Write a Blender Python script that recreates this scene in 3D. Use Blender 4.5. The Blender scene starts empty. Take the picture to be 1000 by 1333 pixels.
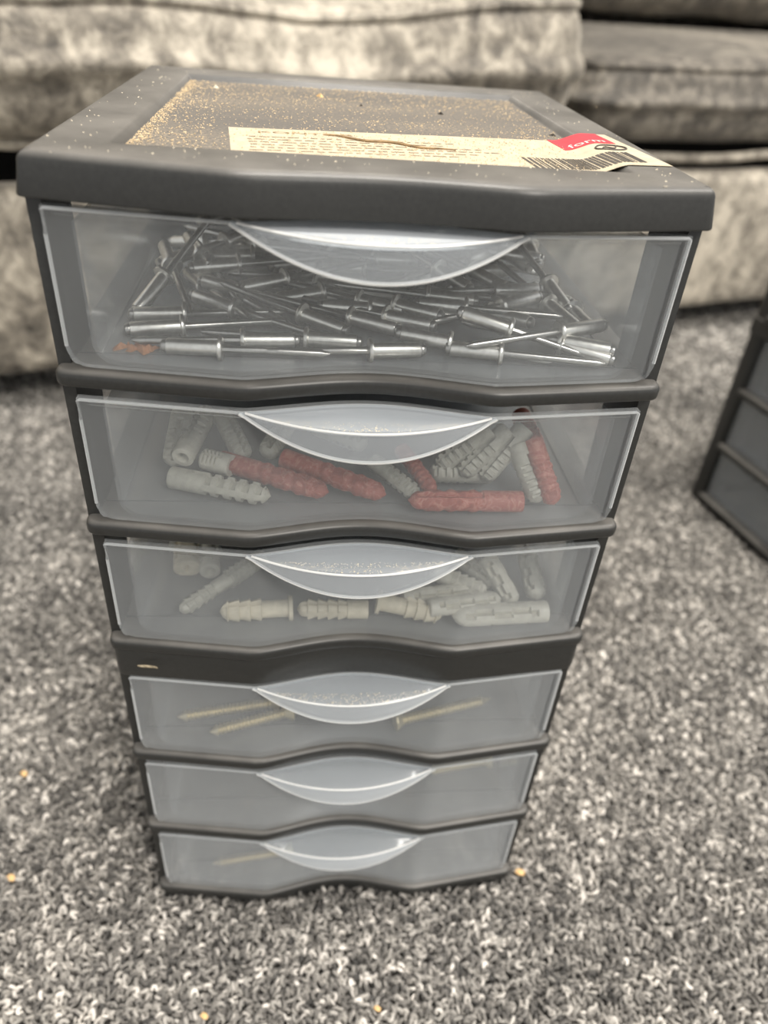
import bpy, bmesh, math, random
import numpy as np
from mathutils import Vector, Matrix, noise

random.seed(7)
rng = np.random.default_rng(11)
sc = bpy.context.scene
col = sc.collection
R = math.radians

# ------------------------------------------------------------------ camera
CX, CY, CZ = -0.0159, -0.169, 0.3235
yaw, pit, rol, FPX = 0.1288, -0.6229, 0.0837, 980.0
fw = Vector((math.sin(yaw) * math.cos(pit), math.cos(yaw) * math.cos(pit), math.sin(pit)))
rt = Vector((math.cos(yaw), -math.sin(yaw), 0))
up = rt.cross(fw)
r2 = rt * math.cos(rol) + up * math.sin(rol)
u2 = -rt * math.sin(rol) + up * math.cos(rol)
cd = bpy.data.cameras.new('camera')
cam = bpy.data.objects.new('camera', cd)
col.objects.link(cam)
cam.matrix_world = Matrix(((r2.x, u2.x, -fw.x, CX), (r2.y, u2.y, -fw.y, CY), (r2.z, u2.z, -fw.z, CZ), (0, 0, 0, 1)))
cd.sensor_fit = 'HORIZONTAL'
cd.sensor_width = 7.0
cd.lens = 7.0 * FPX / 1000.0
cd.clip_start = 0.01
cd.clip_end = 30
cd.dof.use_dof = True
cd.dof.focus_distance = 0.198
cd.dof.aperture_fstop = 2.5
sc.camera = cam

# ------------------------------------------------------------------ light
sc.view_settings.view_transform = 'Standard'
sc.view_settings.look = 'None'
sc.view_settings.gamma = 1.0
sc.view_settings.use_curve_mapping = False
sc.view_settings.exposure = 0.0
w = bpy.data.worlds.new('room_light')
sc.world = w
w.use_nodes = True
bg = w.node_tree.nodes['Background']
bg.inputs[0].default_value = (1.0, 0.99, 0.975, 1)
bg.inputs[1].default_value = 0.76


def area(name, loc, target, size, power, color):
    l = bpy.data.lights.new(name, 'AREA')
    l.shape = 'DISK'
    l.size = size
    l.energy = power
    l.color = color
    o = bpy.data.objects.new(name, l)
    o.location = loc
    o.rotation_euler = (Vector(target) - Vector(loc)).to_track_quat('-Z', 'Y').to_euler()
    col.objects.link(o)
    return o


area('ceiling_lamp_light', (1.05, -1.75, 2.30), (0.0, 0.0, 0.1), 0.90, 58.0, (1.0, 0.945, 0.87))
area('ceiling_lamp_light_overhead', (0.15, -0.05, 2.30), (0.15, 0.0, 0.0), 0.40, 34.0, (1.0, 0.945, 0.87))
area('ceiling_lamp_light_over_sofa', (0.10, 1.40, 2.20), (0.2, 0.6, 0.0), 0.22, 9.0, (1.0, 0.92, 0.80))
area('ceiling_lamp_light_on_the_right', (1.60, 0.10, 2.30), (0.7, 0.2, 0.0), 0.40, 20.0, (1.0, 0.96, 0.90))
sc.cycles.use_denoising = True
sc.cycles.transparent_max_bounces = 32
sc.cycles.max_bounces = 12
sc.cycles.caustics_reflective = False
sc.cycles.caustics_refractive = False

# ------------------------------------------------------------------ materials
def new_mat(name):
    m = bpy.data.materials.new(name)
    m.use_nodes = True
    nt = m.node_tree
    return m, nt, nt.nodes['Principled BSDF'], nt.nodes['Material Output']


def N(nt, typ, **kw):
    n = nt.nodes.new(typ)
    for k, v in kw.items():
        setattr(n, k, v)
    return n


def tex_noise(nt, scale, detail=3.0, rough=0.55, dist=0.0, coord='Object'):
    tc = N(nt, 'ShaderNodeTexCoord')
    n = N(nt, 'ShaderNodeTexNoise')
    n.inputs['Scale'].default_value = scale
    n.inputs['Detail'].default_value = detail
    n.inputs['Roughness'].default_value = rough
    n.inputs['Distortion'].default_value = dist
    nt.links.new(tc.outputs[coord], n.inputs['Vector'])
    return n


def ramp(nt, src, stops):
    r = N(nt, 'ShaderNodeValToRGB')
    els = r.color_ramp.elements
    while len(els) < len(stops):
        els.new(0.5)
    for e, (p, c) in zip(els, stops):
        e.position = p
        e.color = (*c, 1)
    nt.links.new(src, r.inputs[0])
    return r


def bump(nt, src, bsdf, strength, dist):
    b = N(nt, 'ShaderNodeBump')
    b.inputs['Strength'].default_value = strength
    b.inputs['Distance'].default_value = dist
    nt.links.new(src, b.inputs['Height'])
    nt.links.new(b.outputs[0], bsdf.inputs['Normal'])


def mat_plain(name, c, rough=0.5, metal=0.0, vary=0.12, scale=400.0, bmp=0.0, spec=0.5):
    m, nt, b, o = new_mat(name)
    n = tex_noise(nt, scale)
    lo = tuple(max(0, x * (1 - vary)) for x in c)
    hi = tuple(min(1, x * (1 + vary)) for x in c)
    r = ramp(nt, n.outputs['Fac'], [(0.3, lo), (0.7, hi)])
    nt.links.new(r.outputs[0], b.inputs['Base Color'])
    b.inputs['Roughness'].default_value = rough
    b.inputs['Metallic'].default_value = metal
    b.inputs['Specular IOR Level'].default_value = spec
    if bmp:
        bump(nt, n.outputs['Fac'], b, bmp, 0.0002)
    return m


MAT = {}


def mat_charcoal():
    # matt moulded plastic; dust film on upward faces also paints in their lit brightness
    m, nt, b, o = new_mat('charcoal_plastic')
    n = tex_noise(nt, 900)
    n2 = tex_noise(nt, 45, 4)
    g = N(nt, 'ShaderNodeNewGeometry')
    sx = N(nt, 'ShaderNodeSeparateXYZ')
    nt.links.new(g.outputs['Normal'], sx.inputs[0])
    mr = N(nt, 'ShaderNodeMapRange')
    mr.inputs[1].default_value = 0.45
    mr.inputs[2].default_value = 1.0
    mr.inputs[3].default_value = 0.0
    mr.inputs[4].default_value = 0.62
    nt.links.new(sx.outputs[2], mr.inputs[0])
    mu = N(nt, 'ShaderNodeMath', operation='MULTIPLY')
    nt.links.new(mr.outputs[0], mu.inputs[0])
    nt.links.new(n2.outputs['Fac'], mu.inputs[1])
    r = ramp(nt, n.outputs['Fac'], [(0.3, (0.022, 0.0222, 0.021)), (0.7, (0.030, 0.0303, 0.0285))])
    mx = N(nt, 'ShaderNodeMix', data_type='RGBA')
    mx.inputs[7].default_value = (0.40, 0.375, 0.34, 1)
    nt.links.new(mu.outputs[0], mx.inputs[0])
    nt.links.new(r.outputs[0], mx.inputs[6])
    nt.links.new(mx.outputs[2], b.inputs['Base Color'])
    b.inputs['Roughness'].default_value = 0.38
    bump(nt, n.outputs['Fac'], b, 0.08, 0.0002)
    return m


MAT['charcoal'] = mat_charcoal()


def mat_dusty():
    # charcoal plastic under a film of tan sawdust that has settled in streaks
    m, nt, b, o = new_mat('dusty_charcoal_plastic')
    tc = N(nt, 'ShaderNodeTexCoord')
    mp = N(nt, 'ShaderNodeMapping')
    mp.inputs['Scale'].default_value = (1.0, 3.2, 1.0)
    nt.links.new(tc.outputs['Object'], mp.inputs[0])
    a = N(nt, 'ShaderNodeTexNoise')
    a.inputs['Scale'].default_value = 14.0
    a.inputs['Detail'].default_value = 4
    nt.links.new(mp.outputs[0], a.inputs['Vector'])
    f = N(nt, 'ShaderNodeTexNoise')
    f.inputs['Scale'].default_value = 1100.0
    f.inputs['Detail'].default_value = 2
    nt.links.new(tc.outputs['Object'], f.inputs['Vector'])
    am = N(nt, 'ShaderNodeMapRange')
    am.inputs[1].default_value = 0.32
    am.inputs[2].default_value = 0.72
    am.inputs[3].default_value = 0.10
    am.inputs[4].default_value = 0.75
    nt.links.new(a.outputs['Fac'], am.inputs[0])
    fm = N(nt, 'ShaderNodeMapRange')
    fm.inputs[1].default_value = 0.40
    fm.inputs[2].default_value = 0.66
    nt.links.new(f.outputs['Fac'], fm.inputs[0])
    mul = N(nt, 'ShaderNodeMath', operation='MULTIPLY')
    nt.links.new(am.outputs[0], mul.inputs[0])
    nt.links.new(fm.outputs[0], mul.inputs[1])
    mx = N(nt, 'ShaderNodeMix', data_type='RGBA')
    mx.inputs[6].default_value = (0.115, 0.107, 0.098, 1)
    mx.inputs[7].default_value = (0.38, 0.31, 0.22, 1)
    nt.links.new(mul.outputs[0], mx.inputs[0])
    nt.links.new(mx.outputs[2], b.inputs['Base Color'])
    b.inputs['Roughness'].default_value = 0.55
    bump(nt, f.outputs['Fac'], b, 0.25, 0.0002)
    return m


MAT['dusty'] = mat_dusty()


def mat_clear(name, haze, tint, rough=0.22, blur=0.25, gloss=0.13, ior=1.43):
    """Milky polypropylene: lets most of what is behind show, scatters a little of the light."""
    m, nt, b, o = new_mat(name)
    n = tex_noise(nt, 60.0, 2)
    r = ramp(nt, n.outputs['Fac'], [(0.3, tuple(x * 0.96 for x in tint)), (0.7, tint)])
    nt.links.new(r.outputs[0], b.inputs['Base Color'])
    b.inputs['Roughness'].default_value = rough
    tl = N(nt, 'ShaderNodeBsdfTranslucent')
    nt.links.new(r.outputs[0], tl.inputs[0])
    mk = N(nt, 'ShaderNodeMixShader')
    mk.inputs[0].default_value = 0.15
    nt.links.new(b.outputs[0], mk.inputs[1])
    nt.links.new(tl.outputs[0], mk.inputs[2])
    tr = N(nt, 'ShaderNodeBsdfTransparent')
    tr.inputs[0].default_value = (0.97, 0.98, 0.985, 1)
    rf = N(nt, 'ShaderNodeBsdfRefraction')
    rf.inputs['IOR'].default_value = 1.03
    rf.inputs['Roughness'].default_value = 0.35
    rf.inputs[0].default_value = (0.97, 0.98, 0.985, 1)
    tb = N(nt, 'ShaderNodeMixShader')
    tb.inputs[0].default_value = blur
    nt.links.new(tr.outputs[0], tb.inputs[1])
    nt.links.new(rf.outputs[0], tb.inputs[2])
    # share of light scattered grows with the slant path through the sheet: 1 - (1 - haze)^(1/cos^2)
    ge = N(nt, 'ShaderNodeNewGeometry')
    dp = N(nt, 'ShaderNodeVectorMath', operation='DOT_PRODUCT')
    nt.links.new(ge.outputs['Incoming'], dp.inputs[0])
    nt.links.new(ge.outputs['Normal'], dp.inputs[1])
    ab = N(nt, 'ShaderNodeMath', operation='ABSOLUTE')
    nt.links.new(dp.outputs['Value'], ab.inputs[0])
    mxm = N(nt, 'ShaderNodeMath', operation='MAXIMUM')
    nt.links.new(ab.outputs[0], mxm.inputs[0])
    mxm.inputs[1].default_value = 0.35
    dv = N(nt, 'ShaderNodeMath', operation='DIVIDE')
    dv.inputs[0].default_value = 1.0
    sq = N(nt, 'ShaderNodeMath', operation='MULTIPLY')
    nt.links.new(mxm.outputs[0], sq.inputs[0])
    nt.links.new(mxm.outputs[0], sq.inputs[1])
    nt.links.new(sq.outputs[0], dv.inputs[1])
    pw = N(nt, 'ShaderNodeMath', operation='POWER')
    pw.inputs[0].default_value = 1.0 - haze
    nt.links.new(dv.outputs[0], pw.inputs[1])
    hz = N(nt, 'ShaderNodeMath', operation='SUBTRACT')
    hz.inputs[0].default_value = 1.0
    nt.links.new(pw.outputs[0], hz.inputs[1])
    mx = N(nt, 'ShaderNodeMixShader')
    nt.links.new(hz.outputs[0], mx.inputs[0])
    nt.links.new(tb.outputs[0], mx.inputs[1])
    nt.links.new(mk.outputs[0], mx.inputs[2])
    gl = N(nt, 'ShaderNodeBsdfGlossy')
    gl.inputs['Roughness'].default_value = gloss
    # surface reflection after Schlick, the same from either side of the thin sheet
    om = N(nt, 'ShaderNodeMath', operation='SUBTRACT')
    om.inputs[0].default_value = 1.0
    nt.links.new(ab.outputs[0], om.inputs[1])
    p5 = N(nt, 'ShaderNodeMath', operation='POWER')
    nt.links.new(om.outputs[0], p5.inputs[0])
    p5.inputs[1].default_value = 5.0
    f0 = ((ior - 1) / (ior + 1)) ** 2
    fr = N(nt, 'ShaderNodeMath', operation='MULTIPLY_ADD')
    nt.links.new(p5.outputs[0], fr.inputs[0])
    fr.inputs[1].default_value = 1.0 - f0
    fr.inputs[2].default_value = f0
    mg = N(nt, 'ShaderNodeMixShader')
    nt.links.new(fr.outputs[0], mg.inputs[0])
    nt.links.new(mx.outputs[0], mg.inputs[1])
    nt.links.new(gl.outputs[0], mg.inputs[2])
    nt.links.new(mg.outputs[0], o.inputs['Surface'])
    return m


MAT['front'] = mat_clear('milky_clear_plastic', 0.062, (0.91, 0.945, 0.965), blur=0.0)
MAT['tub'] = mat_clear('milky_clear_plastic_tub', 0.042, (0.90, 0.94, 0.97), blur=0.0, gloss=0.18, ior=1.35)
MAT['handle'] = mat_clear('milky_clear_plastic_handle', 0.15, (0.90, 0.95, 1.0), blur=0.0)
MAT['edge'] = mat_clear('milky_clear_plastic_edge', 0.75, (0.97, 0.97, 0.95), blur=0.0)
MAT['rim'] = mat_clear('milky_clear_plastic_rim', 0.35, (0.92, 0.93, 0.93), blur=0.0)
MAT['alu'] = mat_plain('brushed_aluminium', (0.88, 0.86, 0.81), 0.34, 1.0, 0.10, 700)
MAT['steel'] = mat_plain('steel_pin', (0.48, 0.47, 0.45), 0.30, 1.0, 0.12, 700)
MAT['zinc'] = mat_plain('yellow_zinc_screw', (0.75, 0.66, 0.45), 0.35, 0.8, 0.12, 500)


def mat_red_plug():
    # red nylon crazed with pale scuffs
    m, nt, bs, o = new_mat('scuffed_red_nylon')
    n = tex_noise(nt, 240.0, 3, 0.5, 1.5)
    r = ramp(nt, n.outputs['Fac'], [(0.30, (0.28, 0.062, 0.045)), (0.46, (0.38, 0.088, 0.062)), (0.50, (0.50, 0.20, 0.15)), (0.54, (0.37, 0.085, 0.06)), (0.75, (0.34, 0.08, 0.055))])
    nt.links.new(r.outputs[0], bs.inputs['Base Color'])
    bs.inputs['Roughness'].default_value = 0.55
    bump(nt, n.outputs['Fac'], bs, 0.3, 0.0004)
    return m


MAT['red_plug'] = mat_red_plug()
MAT['grey_plug'] = mat_plain('grey_nylon', (0.40, 0.39, 0.335), 0.5, 0, 0.15, 500, 0.2)
MAT['beige_plug'] = mat_plain('beige_nylon', (0.62, 0.56, 0.43), 0.5, 0, 0.12, 500, 0.2)
MAT['pale_plug'] = mat_plain('pale_grey_nylon', (0.54, 0.52, 0.45), 0.5, 0, 0.12, 500, 0.2)
MAT['paper'] = mat_plain('dusty_label_paper', (0.56, 0.475, 0.34), 0.6, 0, 0.14, 260, 0.1)
MAT['ink'] = mat_plain('black_ink', (0.08, 0.07, 0.06), 0.6, 0, 0.3, 900)
MAT['fine_ink'] = mat_plain('faded_fine_print_ink', (0.43, 0.345, 0.235), 0.6, 0, 0.3, 900)
MAT['red_ink'] = mat_plain('red_print', (0.62, 0.035, 0.055), 0.5, 0, 0.12, 500)
MAT['white_ink'] = mat_plain('white_print', (0.85, 0.78, 0.70), 0.6, 0, 0.1, 500)
MAT['sawdust'] = mat_plain('sawdust', (0.62, 0.48, 0.30), 0.8, 0, 0.35, 700)
MAT['pale_dust'] = mat_plain('pale_dust', (0.75, 0.66, 0.50), 0.8, 0, 0.25, 700)
MAT['dark_grit'] = mat_plain('dark_grit', (0.035, 0.03, 0.025), 0.8, 0, 0.3, 700)
MAT['chip'] = mat_plain('pale_wood', (0.80, 0.52, 0.24), 0.7, 0, 0.2, 600)
MAT['rust_chip'] = mat_plain('reddish_crumb', (0.42, 0.20, 0.10), 0.8, 0, 0.3, 600)
MAT['wall'] = mat_plain('painted_plaster', (0.62, 0.58, 0.52), 0.8, 0, 0.04, 6)
MAT['dark_wood'] = mat_plain('dark_stained_wood', (0.03, 0.022, 0.016), 0.5, 0, 0.3, 60)
MAT['crease'] = mat_plain('brown_paper_crease', (0.30, 0.20, 0.10), 0.7, 0, 0.4, 500)
MAT['scuff'] = mat_plain('tan_scuff', (0.30, 0.25, 0.17), 0.7, 0, 0.5, 900)
MAT['gap_shade'] = mat_plain('cushion_gap_shade', (0.02, 0.018, 0.016), 0.9, 0, 0.3, 200)  # shade under the seat cushions, put into a near-black colour
MAT['backing'] = mat_plain('carpet_far_weave', (0.20, 0.19, 0.175), 0.95, 0, 0.75, 330, 0.8)


def mat_velvet(name, lo, mid, hi, seed):
    m, nt, b, o = new_mat(name)
    tc = N(nt, 'ShaderNodeTexCoord')
    mp = N(nt, 'ShaderNodeMapping')
    mp.inputs['Location'].default_value = (seed, seed * 0.7, seed * 1.3)
    mp.inputs['Rotation'].default_value = (0.0, 0.5, 0.2)
    mp.inputs['Scale'].default_value = (1.0, 1.0, 0.75)
    nt.links.new(tc.outputs['Object'], mp.inputs[0])
    a = N(nt, 'ShaderNodeTexNoise')
    a.inputs['Scale'].default_value = 52.0
    a.inputs['Detail'].default_value = 5.0
    a.inputs['Roughness'].default_value = 0.72
    a.inputs['Distortion'].default_value = 0.35
    nt.links.new(mp.outputs[0], a.inputs['Vector'])
    a2 = N(nt, 'ShaderNodeTexNoise')
    a2.inputs['Scale'].default_value = 5.0
    a2.inputs['Detail'].default_value = 2.0
    nt.links.new(mp.outputs[0], a2.inputs['Vector'])
    ad = N(nt, 'ShaderNodeMath', operation='MULTIPLY_ADD')
    nt.links.new(a2.outputs['Fac'], ad.inputs[0])
    ad.inputs[1].default_value = 0.55
    nt.links.new(a.outputs['Fac'], ad.inputs[2])
    r = ramp(nt, ad.outputs[0], [(0.56, lo), (0.74, mid), (0.93, hi)])
    nt.links.new(r.outputs[0], b.inputs['Base Color'])
    b.inputs['Roughness'].default_value = 0.62
    b.inputs['Sheen Weight'].default_value = 0.35
    b.inputs['Sheen Roughness'].default_value = 0.4
    b.inputs['Sheen Tint'].default_value = (1.0, 0.94, 0.85, 1)
    bump(nt, ad.outputs[0], b, 0.5, 0.01)
    return m


MAT['velvet'] = mat_velvet('crushed_velvet', (0.06, 0.053, 0.044), (0.26, 0.231, 0.187), (0.60, 0.54, 0.44), 0.0)
MAT['velvet_b'] = mat_velvet('crushed_velvet_dark', (0.035, 0.031, 0.026), (0.115, 0.102, 0.084), (0.33, 0.295, 0.24), 3.1)  # the same velvet in darker tones


def mat_pile():
    m, nt, b, o = new_mat('heathered_wool_yarn')
    at = N(nt, 'ShaderNodeAttribute', attribute_type='INSTANCER', attribute_name='tone')
    r = ramp(nt, at.outputs['Fac'], [(0.0, (0.055, 0.052, 0.048)), (0.35, (0.180, 0.169, 0.153)),
                                     (0.65, (0.365, 0.344, 0.312)), (1.0, (0.86, 0.81, 0.74))])
    nt.links.new(r.outputs[0], b.inputs['Base Color'])
    b.inputs['Roughness'].default_value = 0.85
    b.inputs['Sheen Weight'].default_value = 0.2
    return m


MAT['pile'] = mat_pile()


# ------------------------------------------------------------------ builders
def link_mesh(name, me, mat, parent=None):
    o = bpy.data.objects.new(name, me)
    col.objects.link(o)
    if mat is not None and not me.materials:
        me.materials.append(mat if not isinstance(mat, str) else MAT[mat])
    if parent is not None:
        o.parent = parent
    return o


def mesh_py(name, V, F, mat, parent=None, smooth=True, sharp=40):
    me = bpy.data.meshes.new(name)
    me.from_pydata([tuple(v) for v in V], [], F)
    bm = bmesh.new()
    bm.from_mesh(me)
    bmesh.ops.recalc_face_normals(bm, faces=bm.faces)
    bm.to_mesh(me)
    bm.free()
    if smooth:
        me.shade_smooth()
        if sharp:
            me.set_sharp_from_angle(angle=R(sharp))
    return link_mesh(name, me, mat, parent)


def thing(name, label, cat, loc=(0, 0, 0), group=None):
    o = bpy.data.objects.new(name, None)
    o.empty_display_size = 0.02
    o.location = loc
    col.objects.link(o)
    o['label'] = label
    o['category'] = cat
    if group:
        o['group'] = group
    return o


def tag(o, label, cat, group=None, kind=None):
    o['label'] = label
    o['category'] = cat
    if group:
        o['group'] = group
    if kind:
        o['kind'] = kind
    return o


def inset(outl, d):
    """move a closed counter-clockwise outline inward by d"""
    P = np.array(outl, float)
    a = P - np.roll(P, 1, 0)
    b = np.roll(P, -1, 0) - P
    def nrm(v):
        n = np.stack([-v[:, 1], v[:, 0]], 1)
        return n / np.maximum(np.linalg.norm(n, axis=1, keepdims=True), 1e-12)
    n = nrm(a) + nrm(b)
    l = np.linalg.norm(n, axis=1, keepdims=True)
    n = n / np.maximum(l, 1e-9)
    return P + n * d


def slab_geo(outl, z0, z1, rt_=0.001, rb=0.001, draft=0.0, steps=4, cap=True):
    """rounded-edge slab over a plan outline (CCW)"""
    rings = []
    for k in range(steps + 1):
        t = k / steps * math.pi / 2
        rings.append((z0 + rb * (1 - math.sin(t)), rb * (1 - math.cos(t))))
    rings = rings[::-1]
    rings = [(z0 + rb - rb * math.cos(t * math.pi / 2), rb - rb * math.sin(t * math.pi / 2)) for t in np.linspace(0, 1, steps + 1)]
    rings += [(z1 - rt_ + rt_ * math.sin(t * math.pi / 2), draft + rt_ - rt_ * math.cos(t * math.pi / 2)) for t in np.linspace(0, 1, steps + 1)]
    V, F = [], []
    n = len(outl)
    for z, d in rings:
        for p in inset(outl, d):
            V.append((p[0], p[1], z))
    for k in range(len(rings) - 1):
        for i in range(n):
            j = (i + 1) % n
            F.append((k * n + i, k * n + j, (k + 1) * n + j, (k + 1) * n + i))
    if cap:
        F.append(tuple(range(n))[::-1])
        F.append(tuple((len(rings) - 1) * n + i for i in range(n)))
    return V, F


def box_geo(x0, x1, y0, y1, z0, z1):
    V = [(x0, y0, z0), (x1, y0, z0), (x1, y1, z0), (x0, y1, z0), (x0, y0, z1), (x1, y0, z1), (x1, y1, z1), (x0, y1, z1)]
    F = [(3, 2, 1, 0), (4, 5, 6, 7), (0, 1, 5, 4), (1, 2, 6, 5), (2, 3, 7, 6), (3, 0, 4, 7)]
    return V, F


def join_geo(*gs):
    V, F = [], []
    for v, f in gs:
        k = len(V)
        V += list(v)
        F += [tuple(i + k for i in q) for q in f]
    return V, F


def tube_geo(pts, r, seg=8, closed=False):
    P = [Vector(p) for p in pts]
    V, F = [], []
    n = len(P)
    ref = Vector((0, 0, 1))
    for i, p in enumerate(P):
        a = P[i - 1] if (i > 0 or closed) else P[i]
        b = P[(i + 1) % n] if (i < n - 1 or closed) else P[i]
        t = (b - a).normalized()
        q = t.cross(ref)
        if q.length < 1e-4:
            q = t.cross(Vector((1, 0, 0)))
        q.normalize()
        s = q.cross(t)
        rr = r[i] if isinstance(r, (list, tuple)) else r
        for k in range(seg):
            th = 2 * math.pi * k / seg
            V.append(p + q * rr * math.cos(th) + s * rr * math.sin(th))
    m = n if closed else n - 1
    for i in range(m):
        for k in range(seg):
            a, b = i * seg + k, i * seg + (k + 1) % seg
            c, d = ((i + 1) % n) * seg + (k + 1) % seg, ((i + 1) % n) * seg + k
            F.append((a, b, c, d))
    if not closed:
        F.append(tuple(range(seg))[::-1])
        F.append(tuple((n - 1) * seg + k for k in range(seg)))
    return V, F


def lathe_geo(prof, seg=14, fn=None):
    """profile of (x along axis, radius) around +X; fn(i, x, r, theta) may change r"""
    V, F = [], []
    n = len(prof)
    for i, (x, r) in enumerate(prof):
        for k in range(seg):
            th = 2 * math.pi * k / seg
            rr = fn(i, x, r, th) if fn else r
            V.append((x, rr * math.cos(th), rr * math.sin(th)))
    for i in range(n - 1):
        for k in range(seg):
            a, b = i * seg + k, i * seg + (k + 1) % seg
            F.append((a, b, b + seg, a + seg))
    F.append(tuple(range(seg))[::-1])
    F.append(tuple((n - 1) * seg + k for k in range(seg)))
    return V, F


def aim(o, p, u, roll=0.0):
    """put object's origin at p with its +X along u"""
    q = Vector(u).normalized().to_track_quat('X', 'Z')
    o.location = p
    o.rotation_mode = 'QUATERNION'
    o.rotation_quaternion = q @ Matrix.Rotation(roll, 4, 'X').to_quaternion()


# ------------------------------------------------------------------ floor, wall
def make_floor():
    V, F = box_geo(-2.2, 2.6, -1.5, 2.2, -0.03, -0.007)
    o = mesh_py('floor', V, F, 'backing', smooth=False)
    o['kind'] = 'structure'


make_floor()

# the sofa stands 18 degrees off the tower; sofa frame: s along its front, n away from us
SA = R(18.1)
S_DIR = Vector((math.cos(SA), math.sin(SA), 0))
S_N = Vector((-math.sin(SA), math.cos(SA), 0))
S_ORG = Vector((-0.2642, 0.4128, 0))

V, F = box_geo(-2.2, 3.2, 1.02, 1.06, -0.01, 2.4)
wb = mesh_py('wall_back', V, F, 'wall', smooth=False)
wb.location = S_ORG
wb.rotation_euler = (0, 0, SA)
wb['kind'] = 'structure'


# ------------------------------------------------------------------ carpet pile
def make_pile():
    pts = []
    def grid(x0, x1, y0, y1, sp, keep):
        nx, ny = int((x1 - x0) / sp), int((y1 - y0) / sp)
        gx, gy = np.meshgrid(np.arange(nx), np.arange(ny))
        X = x0 + (gx + 0.5 * (gy % 2) + rng.uniform(-0.38, 0.38, gx.shape)) * sp
        Y = y0 + (gy + rng.uniform(-0.38, 0.38, gx.shape)) * sp
        P = np.stack([X.ravel(), Y.ravel()], 1)
        return P[keep(P)]
    near = lambda P: np.ones(len(P), bool)
    def nearbox(P):
        return (P[:, 0] > -0.45) & (P[:, 0] < 0.58) & (P[:, 1] > -0.30) & (P[:, 1] < 0.46)
    def under(P):
        return (np.abs(P[:, 0]) < 0.0735) & (P[:, 1] > 0.002) & (P[:, 1] < 0.156)
    A = grid(-0.45, 0.58, -0.30, 0.46, 0.00200, lambda P: ~under(P))
    B = grid(-0.85, 1.30, -0.60, 0.95, 0.0031, lambda P: ~nearbox(P))
    sc_ = np.concatenate([np.ones(len(A)), np.full(len(B), 1.5)])
    P = np.concatenate([A, B])
    n = len(P)
    tone = np.empty(n)
    for i in range(n):
        v = Vector((P[i, 0], P[i, 1], 0))
        c = noise.noise(v * 260) * 0.40 + noise.noise(v * 60 + Vector((3, 1, 7))) * 0.20 + noise.noise(v * 14 + Vector((1, 5, 2))) * 0.12  # broadest term: carpet pattern plus uneven light put into the tone
        tone[i] = 0.46 + c
    tone = np.clip(tone + rng.normal(0, 0.20, n), 0, 1)
    Z = -0.0033 + rng.normal(0, 0.0007, n) + 0.0010 * (tone - 0.45)
    me = bpy.data.meshes.new('carpet_pile')
    me.vertices.add(n)
    me.vertices.foreach_set('co', np.stack([P[:, 0], P[:, 1], Z], 1).astype(np.float32).ravel())
    def attr(nm, typ, arr, key):
        a = me.attributes.new(nm, typ, 'POINT')
        a.data.foreach_set(key, arr.astype(np.float32).ravel())
    attr('tone', 'FLOAT', tone, 'value')
    rot = np.stack([rng.normal(0, 0.55, n), rng.normal(0, 0.40, n), rng.uniform(0, 6.283, n)], 1)
    attr('rot', 'FLOAT_VECTOR', rot, 'vector')
    sx = rng.uniform(0.85, 1.3, n) * 0.00097 * sc_
    scl = np.stack([sx, sx * rng.uniform(0.8, 1.0, n), sx * rng.uniform(1.1, 1.7, n)], 1)
    attr('scl', 'FLOAT_VECTOR', scl, 'vector')
    o = bpy.data.objects.new('carpet_pile', me)
    col.objects.link(o)
    ng = bpy.data.node_groups.new('pile_tufts', 'GeometryNodeTree')
    ng.interface.new_socket('Geometry', in_out='INPUT', socket_type='NodeSocketGeometry')
    ng.interface.new_socket('Geometry', in_out='OUTPUT', socket_type='NodeSocketGeometry')
    gi, go = ng.nodes.new('NodeGroupInput'), ng.nodes.new('NodeGroupOutput')
    # one yarn loop: an arch of thick yarn standing on the backing
    arc = ng.nodes.new('GeometryNodeCurveArc')
    arc.inputs['Resolution'].default_value = 8
    arc.inputs['Radius'].default_value = 1.0
    arc.inputs['Start Angle'].default_value = R(-25)
    arc.inputs['Sweep Angle'].default_value = R(230)
    cir = ng.nodes.new('GeometryNodeCurvePrimitiveCircle')
    cir.inputs['Resolution'].default_value = 6
    cir.inputs['Radius'].default_value = 0.66
    ico = ng.nodes.new('GeometryNodeCurveToMesh')
    tf = ng.nodes.new('GeometryNodeTransform')
    tf.inputs['Rotation'].default_value = (R(90), 0, 0)
    ng.links.new(arc.outputs['Curve'], ico.inputs['Curve'])
    ng.links.new(cir.outputs['Curve'], ico.inputs['Profile Curve'])
    ng.links.new(ico.outputs['Mesh'], tf.inputs['Geometry'])
    ss = ng.nodes.new('GeometryNodeSetShadeSmooth')
    sm = ng.nodes.new('GeometryNodeSetMaterial')
    sm.inputs['Material'].default_value = MAT['pile']
    iop = ng.nodes.new('GeometryNodeInstanceOnPoints')
    def named(nm, typ):
        a = ng.nodes.new('GeometryNodeInputNamedAttribute')
        a.data_type = typ
        a.inputs['Name'].default_value = nm
        return a
    ra, sa = named('rot', 'FLOAT_VECTOR'), named('scl', 'FLOAT_VECTOR')
    er = ng.nodes.new('FunctionNodeEulerToRotation')
    L = ng.links.new
    L(gi.outputs[0], iop.inputs['Points'])
    L(tf.outputs['Geometry'], ss.inputs['Geometry'])
    L(ss.outputs[0], sm.inputs['Geometry'])
    L(sm.outputs[0], iop.inputs['Instance'])
    L(ra.outputs['Attribute'], er.inputs[0])
    L(er.outputs[0], iop.inputs['Rotation'])
    L(sa.outputs['Attribute'], iop.inputs['Scale'])
    L(iop.outputs[0], go.inputs[0])
    md = o.modifiers.new('tufts', 'NODES')
    md.node_group = ng
    me.materials.append(MAT['pile'])
    tag(o, 'heathered grey loop pile carpet covering the floor', 'carpet', kind='stuff')


make_pile()


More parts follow.
